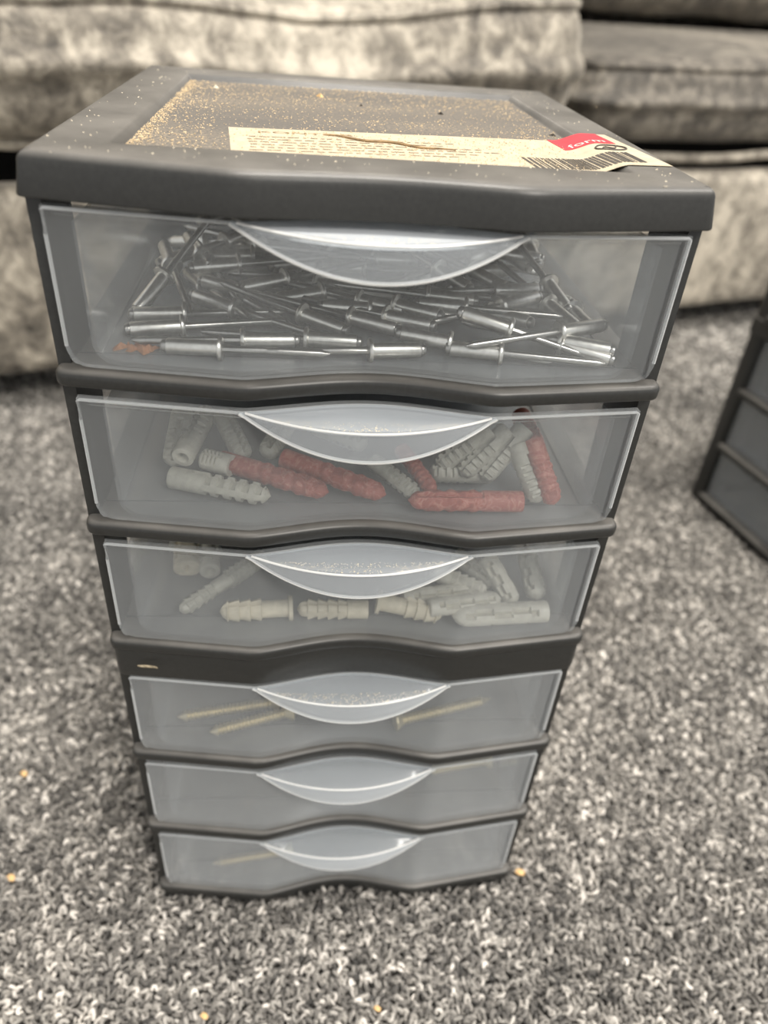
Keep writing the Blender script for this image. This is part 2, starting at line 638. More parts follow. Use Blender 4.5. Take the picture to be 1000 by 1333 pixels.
# ------------------------------------------------------------------ sofa
def rrect(x0, x1, y0, y1, r, seg=6, nx=24, ny=10):
    """rounded rectangle outline, CCW, with extra points along the edges"""
    out = []
    def arc(cx, cy, a0):
        for k in range(seg + 1):
            a = a0 + math.pi / 2 * k / seg
            out.append((cx + r * math.cos(a), cy + r * math.sin(a)))
    def line(p, q, n):
        for k in range(1, n):
            out.append((p[0] + (q[0] - p[0]) * k / n, p[1] + (q[1] - p[1]) * k / n))
    arc(x0 + r, y0 + r, math.pi)
    line((x0 + r, y0), (x1 - r, y0), nx)
    arc(x1 - r, y0 + r, -math.pi / 2)
    line((x1, y0 + r), (x1, y1 - r), ny)
    arc(x1 - r, y1 - r, 0)
    line((x1 - r, y1), (x0 + r, y1), nx)
    arc(x0 + r, y1 - r, math.pi / 2)
    line((x0, y1 - r), (x0, y0 + r), ny)
    return out


def puff(V, F, amp, freq, seed):
    """uneven stuffing and creases"""
    out = []
    for v in V:
        p = Vector(v)
        d = noise.noise_vector(p * freq + Vector((seed, 0, 0))) * amp + noise.noise_vector(p * freq * 3.1 + Vector((0, seed, 0))) * amp * 0.4
        out.append(p + d)
    return out, F


def cushion_geo(x0, x1, y0, y1, z0, z1, corner, edge, crown, seed, amp=0.004):
    H = z1 - z0
    rings = []
    m = 7
    for t in np.linspace(0, 1, m):
        a = t * math.pi / 2
        rings.append((z0 + edge * (1 - math.cos(a)), edge * (1 - math.sin(a))))
    for t in np.linspace(0.15, 0.85, 5):
        rings.append((z0 + edge + (H - 2 * edge) * t, -0.008 * math.sin(math.pi * t)))
    for t in np.linspace(0, 1, m):
        a = t * math.pi / 2
        rings.append((z1 - edge + edge * math.sin(a), edge * (1 - math.cos(a))))
    outl = rrect(x0, x1, y0, y1, corner, 6, 44, 24)
    V, F = [], []
    n = len(outl)
    for z, d in rings:
        for p in inset(outl, d):
            V.append((p[0], p[1], z))
    base = np.array(inset(outl, edge))
    cx, cy = (x0 + x1) / 2, (y0 + y1) / 2
    for k in range(1, 9):       # crowned top
        f = 1 - k / 9.0
        for p in base:
            V.append((cx + (p[0] - cx) * f, cy + (p[1] - cy) * f, z1 + crown * (1 - f * f)))
    tot = len(rings) + 8
    for k in range(tot - 1):
        for i in range(n):
            j = (i + 1) % n
            F.append((k * n + i, k * n + j, (k + 1) * n + j, (k + 1) * n + i))
    F.append(tuple(range(n))[::-1])
    F.append(tuple((tot - 1) * n + i for i in range(n)))
    V, F = puff(V, F, amp, 9.0, seed)
    return V, F


def place_sofa(o):
    o.location = S_ORG
    o.rotation_euler = (0, 0, SA)


def make_sofa():
    t = thing('sofa', 'low grey crushed velvet sofa standing along the back of the room', 'sofa')
    place_sofa(t)
    V, F = slab_geo(rrect(-0.75, 1.75, 0.0, 0.034, 0.015, 4, 60, 3), 0.030, 0.177, 0.014, 0.016, 0, 5)
    V, F = puff(V, F, 0.003, 8, 5)
    mesh_py('front_apron', V, F, 'velvet', t)
    V, F = slab_geo(rrect(-0.74, 1.74, 0.030, 0.86, 0.02, 4, 40, 8), 0.030, 0.120, 0.004, 0.004)
    mesh_py('base', V, F, 'gap_shade', t)
    V, F = slab_geo(rrect(-0.74, 1.74, 0.110, 0.85, 0.02, 4, 40, 8), 0.119, 0.2015, 0.004, 0.004)
    mesh_py('seat_deck', V, F, 'gap_shade', t)
    for (x0, x1, z) in ((-0.74, 0.516, 0.2060), (0.526, 1.74, 0.1905)):
        V, F = tube_geo([(x0 + (x1 - x0) * k / 40, 0.012 + 0.002 * math.sin(k * 1.7), z + 0.0015 * math.sin(k * 0.9)) for k in range(41)], 0.0045, 8)
        mesh_py('piping', V, F, 'velvet', t)
    V, F = cushion_geo(-0.75, 1.75, 0.66, 0.88, 0.2, 0.76, 0.05, 0.05, 0.01, 8)
    mesh_py('backrest_frame', V, F, 'velvet_b', t)
    for x in (-0.86, 1.74):
        V, F = cushion_geo(x, x + 0.13, -0.01, 0.87, 0.03, 0.50, 0.04, 0.04, 0.02, 9 + x)
        mesh_py('armrest', V, F, 'velvet', t)
    for x in (-0.68, 1.60):
        for y in (0.05, 0.76):
            V, F = slab_geo(rrect(x, x + 0.06, y, y + 0.06, 0.01, 3, 2, 2), -0.005, 0.034, 0.003, 0.003)
            mesh_py('foot', V, F, 'dark_wood', t)

    def cushion(name, label, cat, x0, x1, y0, y1, z0, z1, mat, seed, crown=0.012, edge=0.024, pipe=True, corner=0.05, amp=0.005, lift=0.0):
        def raised(p):                   # the plump end stands higher
            k = min(1.0, max(0.0, (p[0] - (x1 - 0.24)) / 0.20))
            return Vector((p[0], p[1], p[2] + lift * k * k * (3 - 2 * k) * max(0.0, (p[2] - z0) / (z1 - z0))))
        c = thing(name, label, cat, group=None)
        place_sofa(c)
        V, F = cushion_geo(x0, x1, y0, y1, z0, z1, corner, edge, crown, seed, amp)
        V = [raised(p) for p in V]
        mesh_py('cushion_cover', V, F, mat, c, sharp=0)
        if pipe:
            ol = inset(rrect(x0, x1, y0, y1, corner, 6, 44, 24), edge * 0.28)
            for nm, z in (('top_piping', z1 - edge * 0.28),):
                P = [Vector((p[0], p[1], z)) for p in ol]
                P = [p + noise.noise_vector(p * 9 + Vector((seed, 0, 0))) * amp + noise.noise_vector(p * 27.9 + Vector((0, seed, 0))) * amp * 0.4 for p in P]
                P = [raised(p) for p in P]
                V, F = tube_geo(P, 0.0042, 7, True)
                mesh_py(nm, V, F, mat, c)
    cushion('seat_cushion', 'pale crushed velvet seat cushion behind the drawer tower, on the left', 'cushion',
            -0.62, 0.512, -0.022, 0.60, 0.2110, 0.303, 'velvet', 1.0, edge=0.036, crown=-0.006, lift=0.020)
    cushion('seat_cushion', 'darker crushed velvet seat cushion at the right end of the sofa', 'cushion',
            0.526, 1.72, 0.000, 0.60, 0.2020, 0.274, 'velvet_b', 2.0, crown=0.010, edge=0.028)
    cushion('back_cushion', 'upright crushed velvet back cushion behind the pale left seat cushion', 'cushion',
            -0.60, 0.56, 0.44, 0.66, 0.334, 0.72, 'velvet_b', 4.0, edge=0.06, pipe=False)
    cushion('back_cushion', 'upright crushed velvet back cushion at the right end of the sofa', 'cushion',
            0.58, 1.70, 0.40, 0.66, 0.296, 0.72, 'velvet_b', 6.0, edge=0.06, pipe=False)


make_sofa()

# ------------------------------------------------------------------ drawer tower
PITCH = 0.0449
RAIL_Z = [0.2394, 0.1945, 0.1496, 0.0949, 0.0499, 0.0050]
XK = 0.031


def fp(x, corner=0.0, kink=-0.0058, center=-0.0002, xe=0.0755):
    """plan line of the tower's front: two shallow facets meeting a scooped middle"""
    a = abs(x)
    if a >= XK:
        t = (a - XK) / (xe - XK)
        return kink + (corner - kink) * t
    s = 0.5 * math.sin(math.pi / 2 * a / XK) ** 2 + 0.5 * (a / XK) ** 2
    return center + (kink - center) * s


def front_outline(xe, yb, corner, kink, center, rc, rb=0.003, n=48):
    """CCW plan outline: shaped front, rounded front corners, straight sides, back at yb"""
    out = []
    xs = np.linspace(-(xe - rc), xe - rc, n)
    f = lambda x: fp(x, corner, kink, center, xe)
    k = 4
    yc = f(xe - rc) + rc
    for i in range(k):
        a = math.pi + math.pi / 2 * i / k
        out.append((-(xe - rc) + rc * math.cos(a), yc + rc * math.sin(a)))
    out += [(x, f(x)) for x in xs]
    for i in range(1, k + 1):
        a = -math.pi / 2 + math.pi / 2 * i / k
        out.append(((xe - rc) + rc * math.cos(a), yc + rc * math.sin(a)))
    for i in range(k + 1):
        a = math.pi / 2 * i / k
        out.append((xe - rb + rb * math.cos(a), yb - rb + rb * math.sin(a)))
    for i in range(k + 1):
        a = math.pi / 2 + math.pi / 2 * i / k
        out.append((-(xe - rb) + rb * math.cos(a), yb - rb + rb * math.sin(a)))
    return out


def drawer_front_geo(zb, zt, W=0.0715, th=0.0016, off=0.0016, rim=0.0007):
    """thin curved face with rounded lower corners and a raised rim"""
    rc = 0.0045
    e = 0.0016
    xs = sorted(set([round(s * v, 6) for s in (-1, 1) for v in
                     ([W, W - e * 0.5, W - e, W - e * 1.4, W - 0.003, W - rc] + list(np.linspace(0, W - rc, 34)))]))
    nz = 10
    V, F = [], []
    n = len(xs)
    rows = [0, 0.03, 0.055] + list(np.linspace(0.1, 0.9, 6)) + [0.945, 0.965, 1.0]
    for side in (0, 1):
        for r in rows:
            for x in xs:
                a = abs(x)
                z0 = zb
                if a > W - rc:
                    d = a - (W - rc)
                    z0 = zb + rc - math.sqrt(max(0, rc * rc - d * d))
                z = z0 + (zt - z0) * r
                y = fp(x) + off
                if side == 0:
                    if a > W - e * 1.05 or r > 0.96:
                        y -= rim
                else:
                    y += th
                V.append((x, y, z))
    m = len(rows)
    def idx(s, r, i):
        return s * m * n + r * n + i
    for s in (0, 1):
        for r in range(m - 1):
            for i in range(n - 1):
                F.append((idx(s, r, i), idx(s, r, i + 1), idx(s, r + 1, i + 1), idx(s, r + 1, i)))
    for r in range(m - 1):
        for i in (0, n - 1):
            F.append((idx(0, r, i), idx(0, r + 1, i), idx(1, r + 1, i), idx(1, r, i)))
    for i in range(n - 1):
        for r in (0, m - 1):
            F.append((idx(0, r, i), idx(0, r, i + 1), idx(1, r, i + 1), idx(1, r, i)))
    return V, F


def tub_geo(zb, zt, W=0.0660, yb=0.148, th=0.0011):
    """open box behind the face: floor rolling up into two sides and a back"""
    rc = 0.0055
    def prof(o):                       # U-shaped section, o = inward offset
        P = [(-W + o, zt)] + [(-W + o, zt - (zt - zb - rc) * k / 3) for k in (1, 2)]
        P += [(-W + rc + (rc - o) * math.cos(a), zb + rc + (rc - o) * math.sin(a)) for a in np.linspace(math.pi, 1.5 * math.pi, 7)]
        P += [(x, zb + o) for x in np.linspace(-W + rc, W - rc, 26)[1:-1]]
        P += [(W - rc + (rc - o) * math.cos(a), zb + rc + (rc - o) * math.sin(a)) for a in np.linspace(1.5 * math.pi, 2 * math.pi, 7)]
        P += [(W - o, zt - (zt - zb - rc) * k / 3) for k in (2, 1)] + [(W - o, zt)]
        return P
    V, F = [], []
    outer, inner = prof(0.0), prof(th)
    n = len(outer)
    ts = [0, 0.15, 0.4, 0.7, 1.0]
    for P, back in ((outer, yb), (inner, yb - th)):
        for t in ts:
            for (x, z) in P:
                y0 = fp(x) + 0.0033
                V.append((x, y0 + (back - y0) * t, z))
    m = len(ts)
    def idx(s, k, i):
        return s * m * n + k * n + i
    for s in (0, 1):
        for k in range(m - 1):
            for i in range(n - 1):
                F.append((idx(s, k, i), idx(s, k, i + 1), idx(s, k + 1, i + 1), idx(s, k + 1, i)))
        F.append(tuple(idx(s, m - 1, i) for i in range(n)))
    for k in range(m - 1):             # top edges of the sides
        for i in (0, n - 1):
            F.append((idx(0, k, i), idx(0, k + 1, i), idx(1, k + 1, i), idx(1, k, i)))
    F.append((idx(0, m - 1, 0), idx(0, m - 1, n - 1), idx(1, m - 1, n - 1), idx(1, m - 1, 0)))
    return V, F


def handle_geo(zt):
    """crescent ledge with a hanging lip"""
    hw = 0.0322
    n = 40
    V, F = [], []
    G = []
    ring = []
    th = 0.0011
    def yl(x):
        t = 1 - (x / hw) ** 2
        return fp(x if abs(x) < XK else math.copysign(XK, x), ) * 0 - 0.0043 - 0.0071 * t
    for i in range(n + 1):
        x = -hw + 2 * hw * i / n
        t = max(0.0, 1 - (x / hw) ** 2)
        yb = min(fp(x) + 0.0012, 9)
        yf = min(yl(x), yb - 0.0004)
        ztop = zt - 0.0002
        zf = zt - 0.0002 - 0.0012 * t
        drop = 0.0004 + 0.0081 * t
        ring.append([(x, yb, ztop), (x, yb * 0.70 + yf * 0.30, ztop - 0.00020 * t), (x, yb * 0.55 + yf * 0.45, ztop - 0.00065 * t), (x, yb * 0.40 + yf * 0.60, ztop - 0.00105 * t), (x, yf + 0.0008 * t, zf), (x, yf, zf - 0.0006 * t - 0.0001),
                     (x, yf - 0.0005 * t, zf - drop * 0.5), (x, yf - 0.0002 * t, zf - drop),
                     (x, yf + th - 0.0002 * t, zf - drop), (x, yf + th, zf - th * 1.2 * min(1, t * 4) - 0.0003), (x, yb, ztop - th)])
    m = len(ring[0])
    for rg in ring:
        V += rg
    for i in range(n):
        for k in range(m):
            a, b = i * m + k, i * m + (k + 1) % m
            F.append((a, b, b + m, a + m))
    F.append(tuple(range(m)))
    F.append(tuple(n * m + k for k in range(m))[::-1])
    bead = tube_geo([(r[7][0], r[7][1] + 0.0004, r[7][2]) for r in ring], 0.00048, 8)
    crest = tube_geo([(r[5][0], r[5][1] + 0.0002, r[5][2] + 0.0002) for r in ring[1:-1]], 0.00034, 6)
    return (V, F), bead, crest


def rail_obj(z, th, parent, name='rail', depth=0.012, out=0.0):
    ol = front_outline(0.0757, depth, 0.0 - out, -0.0060 - out, -0.0004 - out, 0.0032, 0.001)
    V, F = slab_geo(ol, z - th / 2, z + th / 2, 0.0018, 0.0012, 0.0, 4)
    return mesh_py(name, V, F, 'charcoal', parent)


def make_tower():
    t = thing('drawer_tower', 'tall charcoal plastic drawer tower with six clear drawers, sawdust on top', 'drawer tower')
    zlb, zlt = 0.2804, 0.2893
    # lid with a sunken field
    ol = front_outline(0.0762, 0.1605, 0.0003, -0.0086, -0.0060, 0.0028, 0.004)
    V, F = slab_geo(ol, zlb, zlt, 0.0026, 0.0004, 0.0012, 5, cap=False)
    n = len(ol)
    top = len(V) - n
    fx0, fx1, fy0, fy1, fz = -0.0585, 0.0595, 0.0140, 0.1405, zlt - 0.0021
    # rectangular ring matched to the outline by angle, so the border is closed quads
    cx, cy = (fx0 + fx1) / 2, (fy0 + fy1) / 2
    hx, hy = (fx1 - fx0) / 2, (fy1 - fy0) / 2
    idx0 = len(V)
    def onrect(i, gx, gy, z):
        p = V[top + i]
        dx, dy = p[0] - cx, p[1] - cy
        k = 1.0 / max(abs(dx) / gx, abs(dy) / gy, 1e-9)
        return (cx + dx * k, cy + dy * k, z)
    for (gx, gy, z) in ((hx + 0.0014, hy + 0.0008, zlt - 0.0001), (hx + 0.0004, hy, zlt - 0.0006), (hx - 0.0010, hy - 0.0006, fz + 0.0004), (hx - 0.0018, hy - 0.0012, fz)):
        for i in range(n):
            V.append(onrect(i, gx, gy, z))
    for k in range(4):
        a0 = top if k == 0 else idx0 + (k - 1) * n
        b0 = idx0 + k * n
        for i in range(n):
            j = (i + 1) % n
            F.append((a0 + i, a0 + j, b0 + j, b0 + i))
    lid = mesh_py('lid', V, F, 'charcoal', t, sharp=50)
    V, F = box_geo(fx0 + 0.0005, fx1 - 0.0005, fy0 + 0.0005, fy1 - 0.0005, fz - 0.0012, fz + 0.0001)
    mesh_py('sunken_panel', V, F, 'dusty', lid, smooth=False)
    # frame: four corner posts, six rails, side runners, the joint band, back
    for s in (-1, 1):
        for (y0, y1) in ((0.0042, 0.0255), (0.134, 0.156)):
            x0, x1 = sorted((s * 0.0722, s * 0.0753))
            V, F = slab_geo([(x0, y0), (x1, y0), (x1, y1), (x0, y1)], 0.0, zlb + 0.001, 0.0003, 0.0003, 0, 2)
            mesh_py('corner_post', V, F, 'charcoal', t)
    for i, z in enumerate(RAIL_Z):
        rail_obj(z, 0.0044, t)
        for s in (-1, 1):
            x0, x1 = sorted((s * 0.0672, s * 0.0752))
            V, F = box_geo(x0, x1, 0.0115, 0.154, z - 0.0016, z + 0.0014)
            mesh_py('side_runner', V, F, 'charcoal', t, smooth=False)
        V, F = box_geo(-0.0750, 0.0750, 0.1535, 0.156, z - 0.002, z + 0.003)
        mesh_py('back_rail', V, F, 'charcoal', t, smooth=False)
        V, F = box_geo(-0.0672, 0.0672, 0.0115, 0.1535, z - 0.0008, z + 0.0008)
        mesh_py('shelf_panel', V, F, 'charcoal', t, smooth=False)
    V, F = box_geo(-0.0750, 0.0750, 0.1562, 0.1580, 0.0, 0.2810)
    mesh_py('back_panel', V, F, 'charcoal', t, smooth=False)
    # base of the upper unit, standing on the lower one
    ol = front_outline(0.0750, 0.011, 0.0006, -0.0046, 0.0006, 0.0028, 0.001)
    V, F = slab_geo(ol, 0.1358, 0.1476, 0.0003, 0.0005, 0.0, 2)
    V, F = join_geo((V, F), box_geo(-0.0750, -0.0725, 0.0105, 0.157, 0.1360, 0.1476), box_geo(0.0725, 0.0750, 0.0105, 0.157, 0.1360, 0.1476), box_geo(-0.0726, 0.0726, 0.1545, 0.157, 0.1360, 0.1476))
    mb = mesh_py('joint_band', V, F, 'charcoal', t)
    V, F = slab_geo([(-0.0675, -0.0022), (-0.0660, -0.0028), (-0.0630, -0.0030), (-0.0610, -0.0033), (-0.0618, -0.0026), (-0.0650, -0.0020)], 0.1424, 0.1432, 0.0003, 0.0003, 0, 2)
    sp = mesh_py('scuff_splinter', V, F, 'scuff', mb)
    ol = front_outline(0.0750, 0.157, 0.0012, -0.0040, 0.0008, 0.0028, 0.003)
    V, F = slab_geo(ol, -0.0035, 0.0034, 0.0004, 0.0004, 0.0, 2)
    mesh_py('foot_plinth', V, F, 'charcoal', t)
    # drawers
    for i, z in enumerate(RAIL_Z):
        zb, zt = z + 0.0030, z + 0.0030 + 0.0366
        V, F = tub_geo(zb + 0.0002, zt - 0.0035)
        d = mesh_py('drawer', V, F, 'tub', t, sharp=35)
        V, F = drawer_front_geo(zb, zt)
        mesh_py('drawer_front', V, F, 'front', d, sharp=30)
        g, bead, crest = handle_geo(zt)
        mesh_py('handle', g[0], g[1], 'handle', d, sharp=35)
        mesh_py('handle_lip_edge', bead[0], bead[1], 'edge', d)
        mesh_py('handle_crest', crest[0], crest[1], 'edge', d)
        # moulded rim along the top and sides of the face
        W = 0.0715
        P = [(-W, fp(W) + 0.0016, zb + 0.005)] + [(-W, fp(W) + 0.0016, zb + 0.005 + (zt - zb - 0.006) * k / 6) for k in range(1, 7)]
        P += [(x, fp(x) + 0.0016, zt - 0.0006) for x in np.linspace(-W + 0.0006, W - 0.0006, 44)]
        P += [(W, fp(W) + 0.0016, zb + 0.005 + (zt - zb - 0.006) * k / 6) for k in range(6, -1, -1)]
        V, F = tube_geo(P, 0.00042, 6)
        mesh_py('front_rim', V, F, 'rim', d)
    return t, fz, lid


tower, FZ, lid = make_tower()


# ------------------------------------------------------------------ label on the lid
def label_pt(u, v, lift=0.0):
    """u along the label (m), v across it; the right end rides up over the lid's raised border"""
    a = R(5.9)
    x = -0.0325 + u * math.cos(a) - v * math.sin(a)
    y = 0.0115 + u * math.sin(a) + v * math.cos(a)
    t = min(1.0, max(0.0, (x - 0.0530) / 0.0085))
    t = t * t * (3 - 2 * t)
    z = FZ + 0.00022 + t * (0.2893 - FZ) + lift
    return (x, y, z)


def label_patch(name, u0, u1, v0, v1, mat, parent, lift, nu=40, nv=6, skew=0.0):
    V, F = [], []
    for L in (0, 1):
        for j in range(nv + 1):
            for i in range(nu + 1):
                v = v0 + (v1 - v0) * j / nv
                u = u0 + (u1 - u0) * i / nu + skew * (j / nv)
                V.append(label_pt(u, v, lift - (0.00008 if L else 0)))
    m = (nu + 1) * (nv + 1)
    for L in (0, 1):
        for j in range(nv):
            for i in range(nu):
                a = L * m + j * (nu + 1) + i
                F.append((a, a + 1, a + nu + 2, a + nu + 1))
    edge = [j * (nu + 1) for j in range(nv + 1)], [j * (nu + 1) + nu for j in range(nv + 1)], list(range(nu + 1)), [nv * (nu + 1) + i for i in range(nu + 1)]
    for e in edge:
        for a, b in zip(e[:-1], e[1:]):
            F.append((a, b, m + b, m + a))
    return mesh_py(name, V, F, mat, parent, smooth=False)


def text_mesh(name, body, u, v, size, mat, parent, lift, stretch=1.0):
    cu = bpy.data.curves.new('tmp_text', 'FONT')
    cu.body = body
    cu.size = size
    to = bpy.data.objects.new('tmp_text', cu)
    col.objects.link(to)
    dg = bpy.context.evaluated_depsgraph_get()
    me0 = to.evaluated_get(dg).to_mesh()
    bm = bmesh.new()
    bm.from_mesh(me0)
    to.evaluated_get(dg).to_mesh_clear()
    bpy.data.objects.remove(to)
    bpy.data.curves.remove(cu)
    for vv in bm.verts:
        vv.co = label_pt(u + vv.co.x * stretch, v + vv.co.y, lift)
    me = bpy.data.meshes.new(name)
    bm.to_mesh(me)
    bm.free()
    return link_mesh(name, me, mat, parent)


def make_label():
    lb = label_patch('product_label', 0.0, 0.1055, 0.0, 0.0405, 'paper', tower, 0.0, 80, 8)
    lb['label'] = 'dusty white paper product label with barcode and red logo block'
    rd = label_patch('red_logo_block', 0.0885, 0.1025, 0.0265, 0.0405, 'red_ink', lb, 0.00012, 24, 4, 0.0)
    text_mesh('logo_lettering', 'form', 0.0905, 0.0278, 0.0050, 'white_ink', lb, 0.00020, 1.02)
    text_mesh('title_lettering', 'KONTOR', 0.0070, 0.0340, 0.0031, 'crease', lb, 0.00012, 1.9)
    V, F = [], []
    # oval stamp
    pts = [label_pt(0.0985 + 0.0042 * math.cos(a), 0.0205 + 0.0030 * math.sin(a), 0.00015) for a in np.linspace(0, 2 * math.pi, 28, endpoint=False)]
    g1 = tube_geo(pts, 0.00022, 5, True)
    pts = [label_pt(0.0955 + 0.0060 * k / 8, 0.0190 + 0.0030 * k / 8 + 0.0012 * math.sin(k), 0.00015) for k in range(9)]
    g2 = tube_geo(pts, 0.0002, 5)
    V, F = join_geo(g1, g2)
    mesh_py('oval_symbol', V, F, 'ink', lb)
    # barcode: one part, uneven bars
    G = []
    u = 0.0720
    rr = random.Random(5)
    while u < 0.1005:
        wd = rr.choice([0.0003, 0.0005, 0.0008, 0.0003])
        P = [label_pt(u, 0.003, 0.0001), label_pt(u + wd, 0.003, 0.0001), label_pt(u + wd, 0.0150, 0.0001), label_pt(u, 0.0150, 0.0001)]
        G.append((P, [(0, 1, 2, 3)]))
        u += wd + rr.choice([0.0003, 0.0005, 0.0007])
    V, F = join_geo(*G)
    mesh_py('barcode', V, F, 'ink', lb, smooth=False)
    G = []
    for ln in range(6):
        v = 0.0285 - ln * 0.0033
        u = 0.004 + rr.uniform(0, 0.001)
        end = 0.060 + rr.uniform(-0.012, 0.010)
        while u < end:
            wd = rr.uniform(0.0008, 0.0034)
            P = [label_pt(u, v, 0.0001), label_pt(u + wd, v, 0.0001), label_pt(u + wd, v + 0.0009, 0.0001), label_pt(u, v + 0.0009, 0.0001)]
            G.append((P, [(0, 1, 2, 3)]))
            u += wd + rr.uniform(0.0006, 0.0012)
    V, F = join_geo(*G)
    mesh_py('fine_print', V, F, 'fine_ink', lb, smooth=False)
    pts = [label_pt(0.024 + 0.032 * k / 30, 0.0335 - 0.0150 * k / 30 + 0.0012 * math.sin(k * 0.5), 0.0003) for k in range(31)]
    V, F = tube_geo(pts, [0.00014 + 0.00022 * math.sin(math.pi * k / 30) for k in range(31)], 5)
    mesh_py('label_crease', V, F, 'crease', lb)


make_label()


# ------------------------------------------------------------------ sawdust
def crumbs_geo(spots, s0, s1, rr):
    G = []
    for (x, y, z) in spots:
        s = rr.uniform(s0, s1)
        a = rr.uniform(0, 6.28)
        l, wd, h = s * rr.uniform(0.8, 2.2), s * rr.uniform(0.5, 1.0), s * rr.uniform(0.3, 0.6)
        c, q = math.cos(a), math.sin(a)
        P = []
        for (px, py, pz) in ((-l, -wd, 0), (l, -wd * 0.6, 0), (l * 0.7, wd, 0), (-l * 0.8, wd * 0.8, 0), (0.1 * l, 0, h * 1.6)):
            P.append((x + (px * c - py * q) / 2, y + (px * q + py * c) / 2, z + pz))
        G.append((P, [(0, 1, 4), (1, 2, 4), (2, 3, 4), (3, 0, 4), (3, 2, 1, 0)]))
    return join_geo(*G)


def make_sawdust():
    rr = random.Random(3)
    def in_field():
        return rr.uniform(-0.0565, 0.0575), rr.uniform(0.0160, 0.1385)
    def dens(x, y):
        d = 0.25 + 0.9 * max(0, noise.noise(Vector((x * 30, y * 90, 1.0))))
        if x < -0.040:
            d += 0.45
        if y > 0.11:
            d += 0.25
        if x > 0.045:
            d += 0.3
        return d
    pts = []
    while len(pts) < 3600:
        x, y = in_field()
        if rr.random() < dens(x, y):
            pts.append((x, y, FZ + 0.0002))
    pts += [(-0.0572 + abs(rr.gauss(0, 0.0022)), rr.uniform(0.016, 0.138), FZ + 0.0002) for _ in range(1000)]
    pts += [(rr.gauss(0, 0.03), 0.139 - abs(rr.gauss(0, 0.002)), FZ + 0.0002) for _ in range(200)]
    for _ in range(500):               # some of it lies on the label
        q = label_pt(rr.uniform(0.002, 0.080), rr.uniform(0.004, 0.039), 0.0001)
        pts.append(q)
    V, F = crumbs_geo(pts, 0.00014, 0.00042, rr)
    o = mesh_py('sawdust', V, F, 'sawdust', None, smooth=False)
    tag(o, 'fine tan sawdust scattered over the sunken top of the drawer tower', 'sawdust', kind='stuff')
    pts = [(rr.uniform(-0.071, 0.071), rr.choice([rr.uniform(0.0, 0.0125), rr.uniform(0.0, 0.0125), rr.uniform(0.143, 0.156)]), 0.28925) for _ in range(90)]
    pts += [(s * rr.uniform(0.0615, 0.0725), rr.uniform(0.005, 0.155), 0.28925) for s in (-1, 1) for _ in range(45)]
    V, F = crumbs_geo(pts, 0.00015, 0.0004, rr)
    o = mesh_py('border_dust', V, F, 'pale_dust', None, smooth=False)
    tag(o, 'sparse pale dust specks along the raised border of the tower lid', 'dust', kind='stuff')
    # bigger crumbs one can pick out
    for i, (x, y, s, mt, lab) in enumerate((
            (-0.0120, 0.119, 0.0016, 'chip', 'golden wood crumb on the tower top, near its back middle'),
            (-0.0470, 0.124, 0.0014, 'pale_dust', 'pale splinter on the tower top, near its back left corner'),
            (0.0010, 0.104, 0.0010, 'dark_grit', 'dark grit speck on the tower top, left one of the middle pair'),
            (0.0260, 0.097, 0.0010, 'dark_grit', 'dark grit speck on the tower top, right one of the middle pair'),
            (0.0555, 0.0700, 0.0012, 'dark_grit', 'dark grit speck against the right border, just behind the red logo'))):
        V, F = crumbs_geo([(0, 0, 0)], s, s * 1.05, rr)
        o = mesh_py('wood_crumb' if 'grit' not in mt else 'grit_speck', V, F, mt, None, smooth=False)
        o.location = (x, y, FZ + 0.00015)
        tag(o, lab, 'crumb')
    # dust lying on the handle ledges
    for i, z in enumerate(RAIL_Z[:4]):
        zt = z + 0.0396
        pts = []
        while len(pts) < 420:
            x = rr.uniform(-0.024, 0.024)
            t = 1 - (x / 0.0322) ** 2
            y0, y1 = fp(x), -0.0043 - 0.0078 * t + 0.0012
            y = y1 + (y0 - y1) * 0.45 * rr.random()
            pts.append((x, y, zt - 0.0014))
        V, F = crumbs_geo(pts, 0.00012, 0.00036, rr)
        o = mesh_py('handle_dust', V, F, 'pale_dust', None, smooth=False)
        tag(o, ['fine sawdust on the handle ledge of the topmost drawer', 'fine sawdust on the handle ledge of the drawer holding red plugs',
                'fine sawdust on the handle ledge of the third drawer from the top', 'fine sawdust on the handle ledge just under the wide middle band'][i],
            'sawdust', kind='stuff')


make_sawdust()

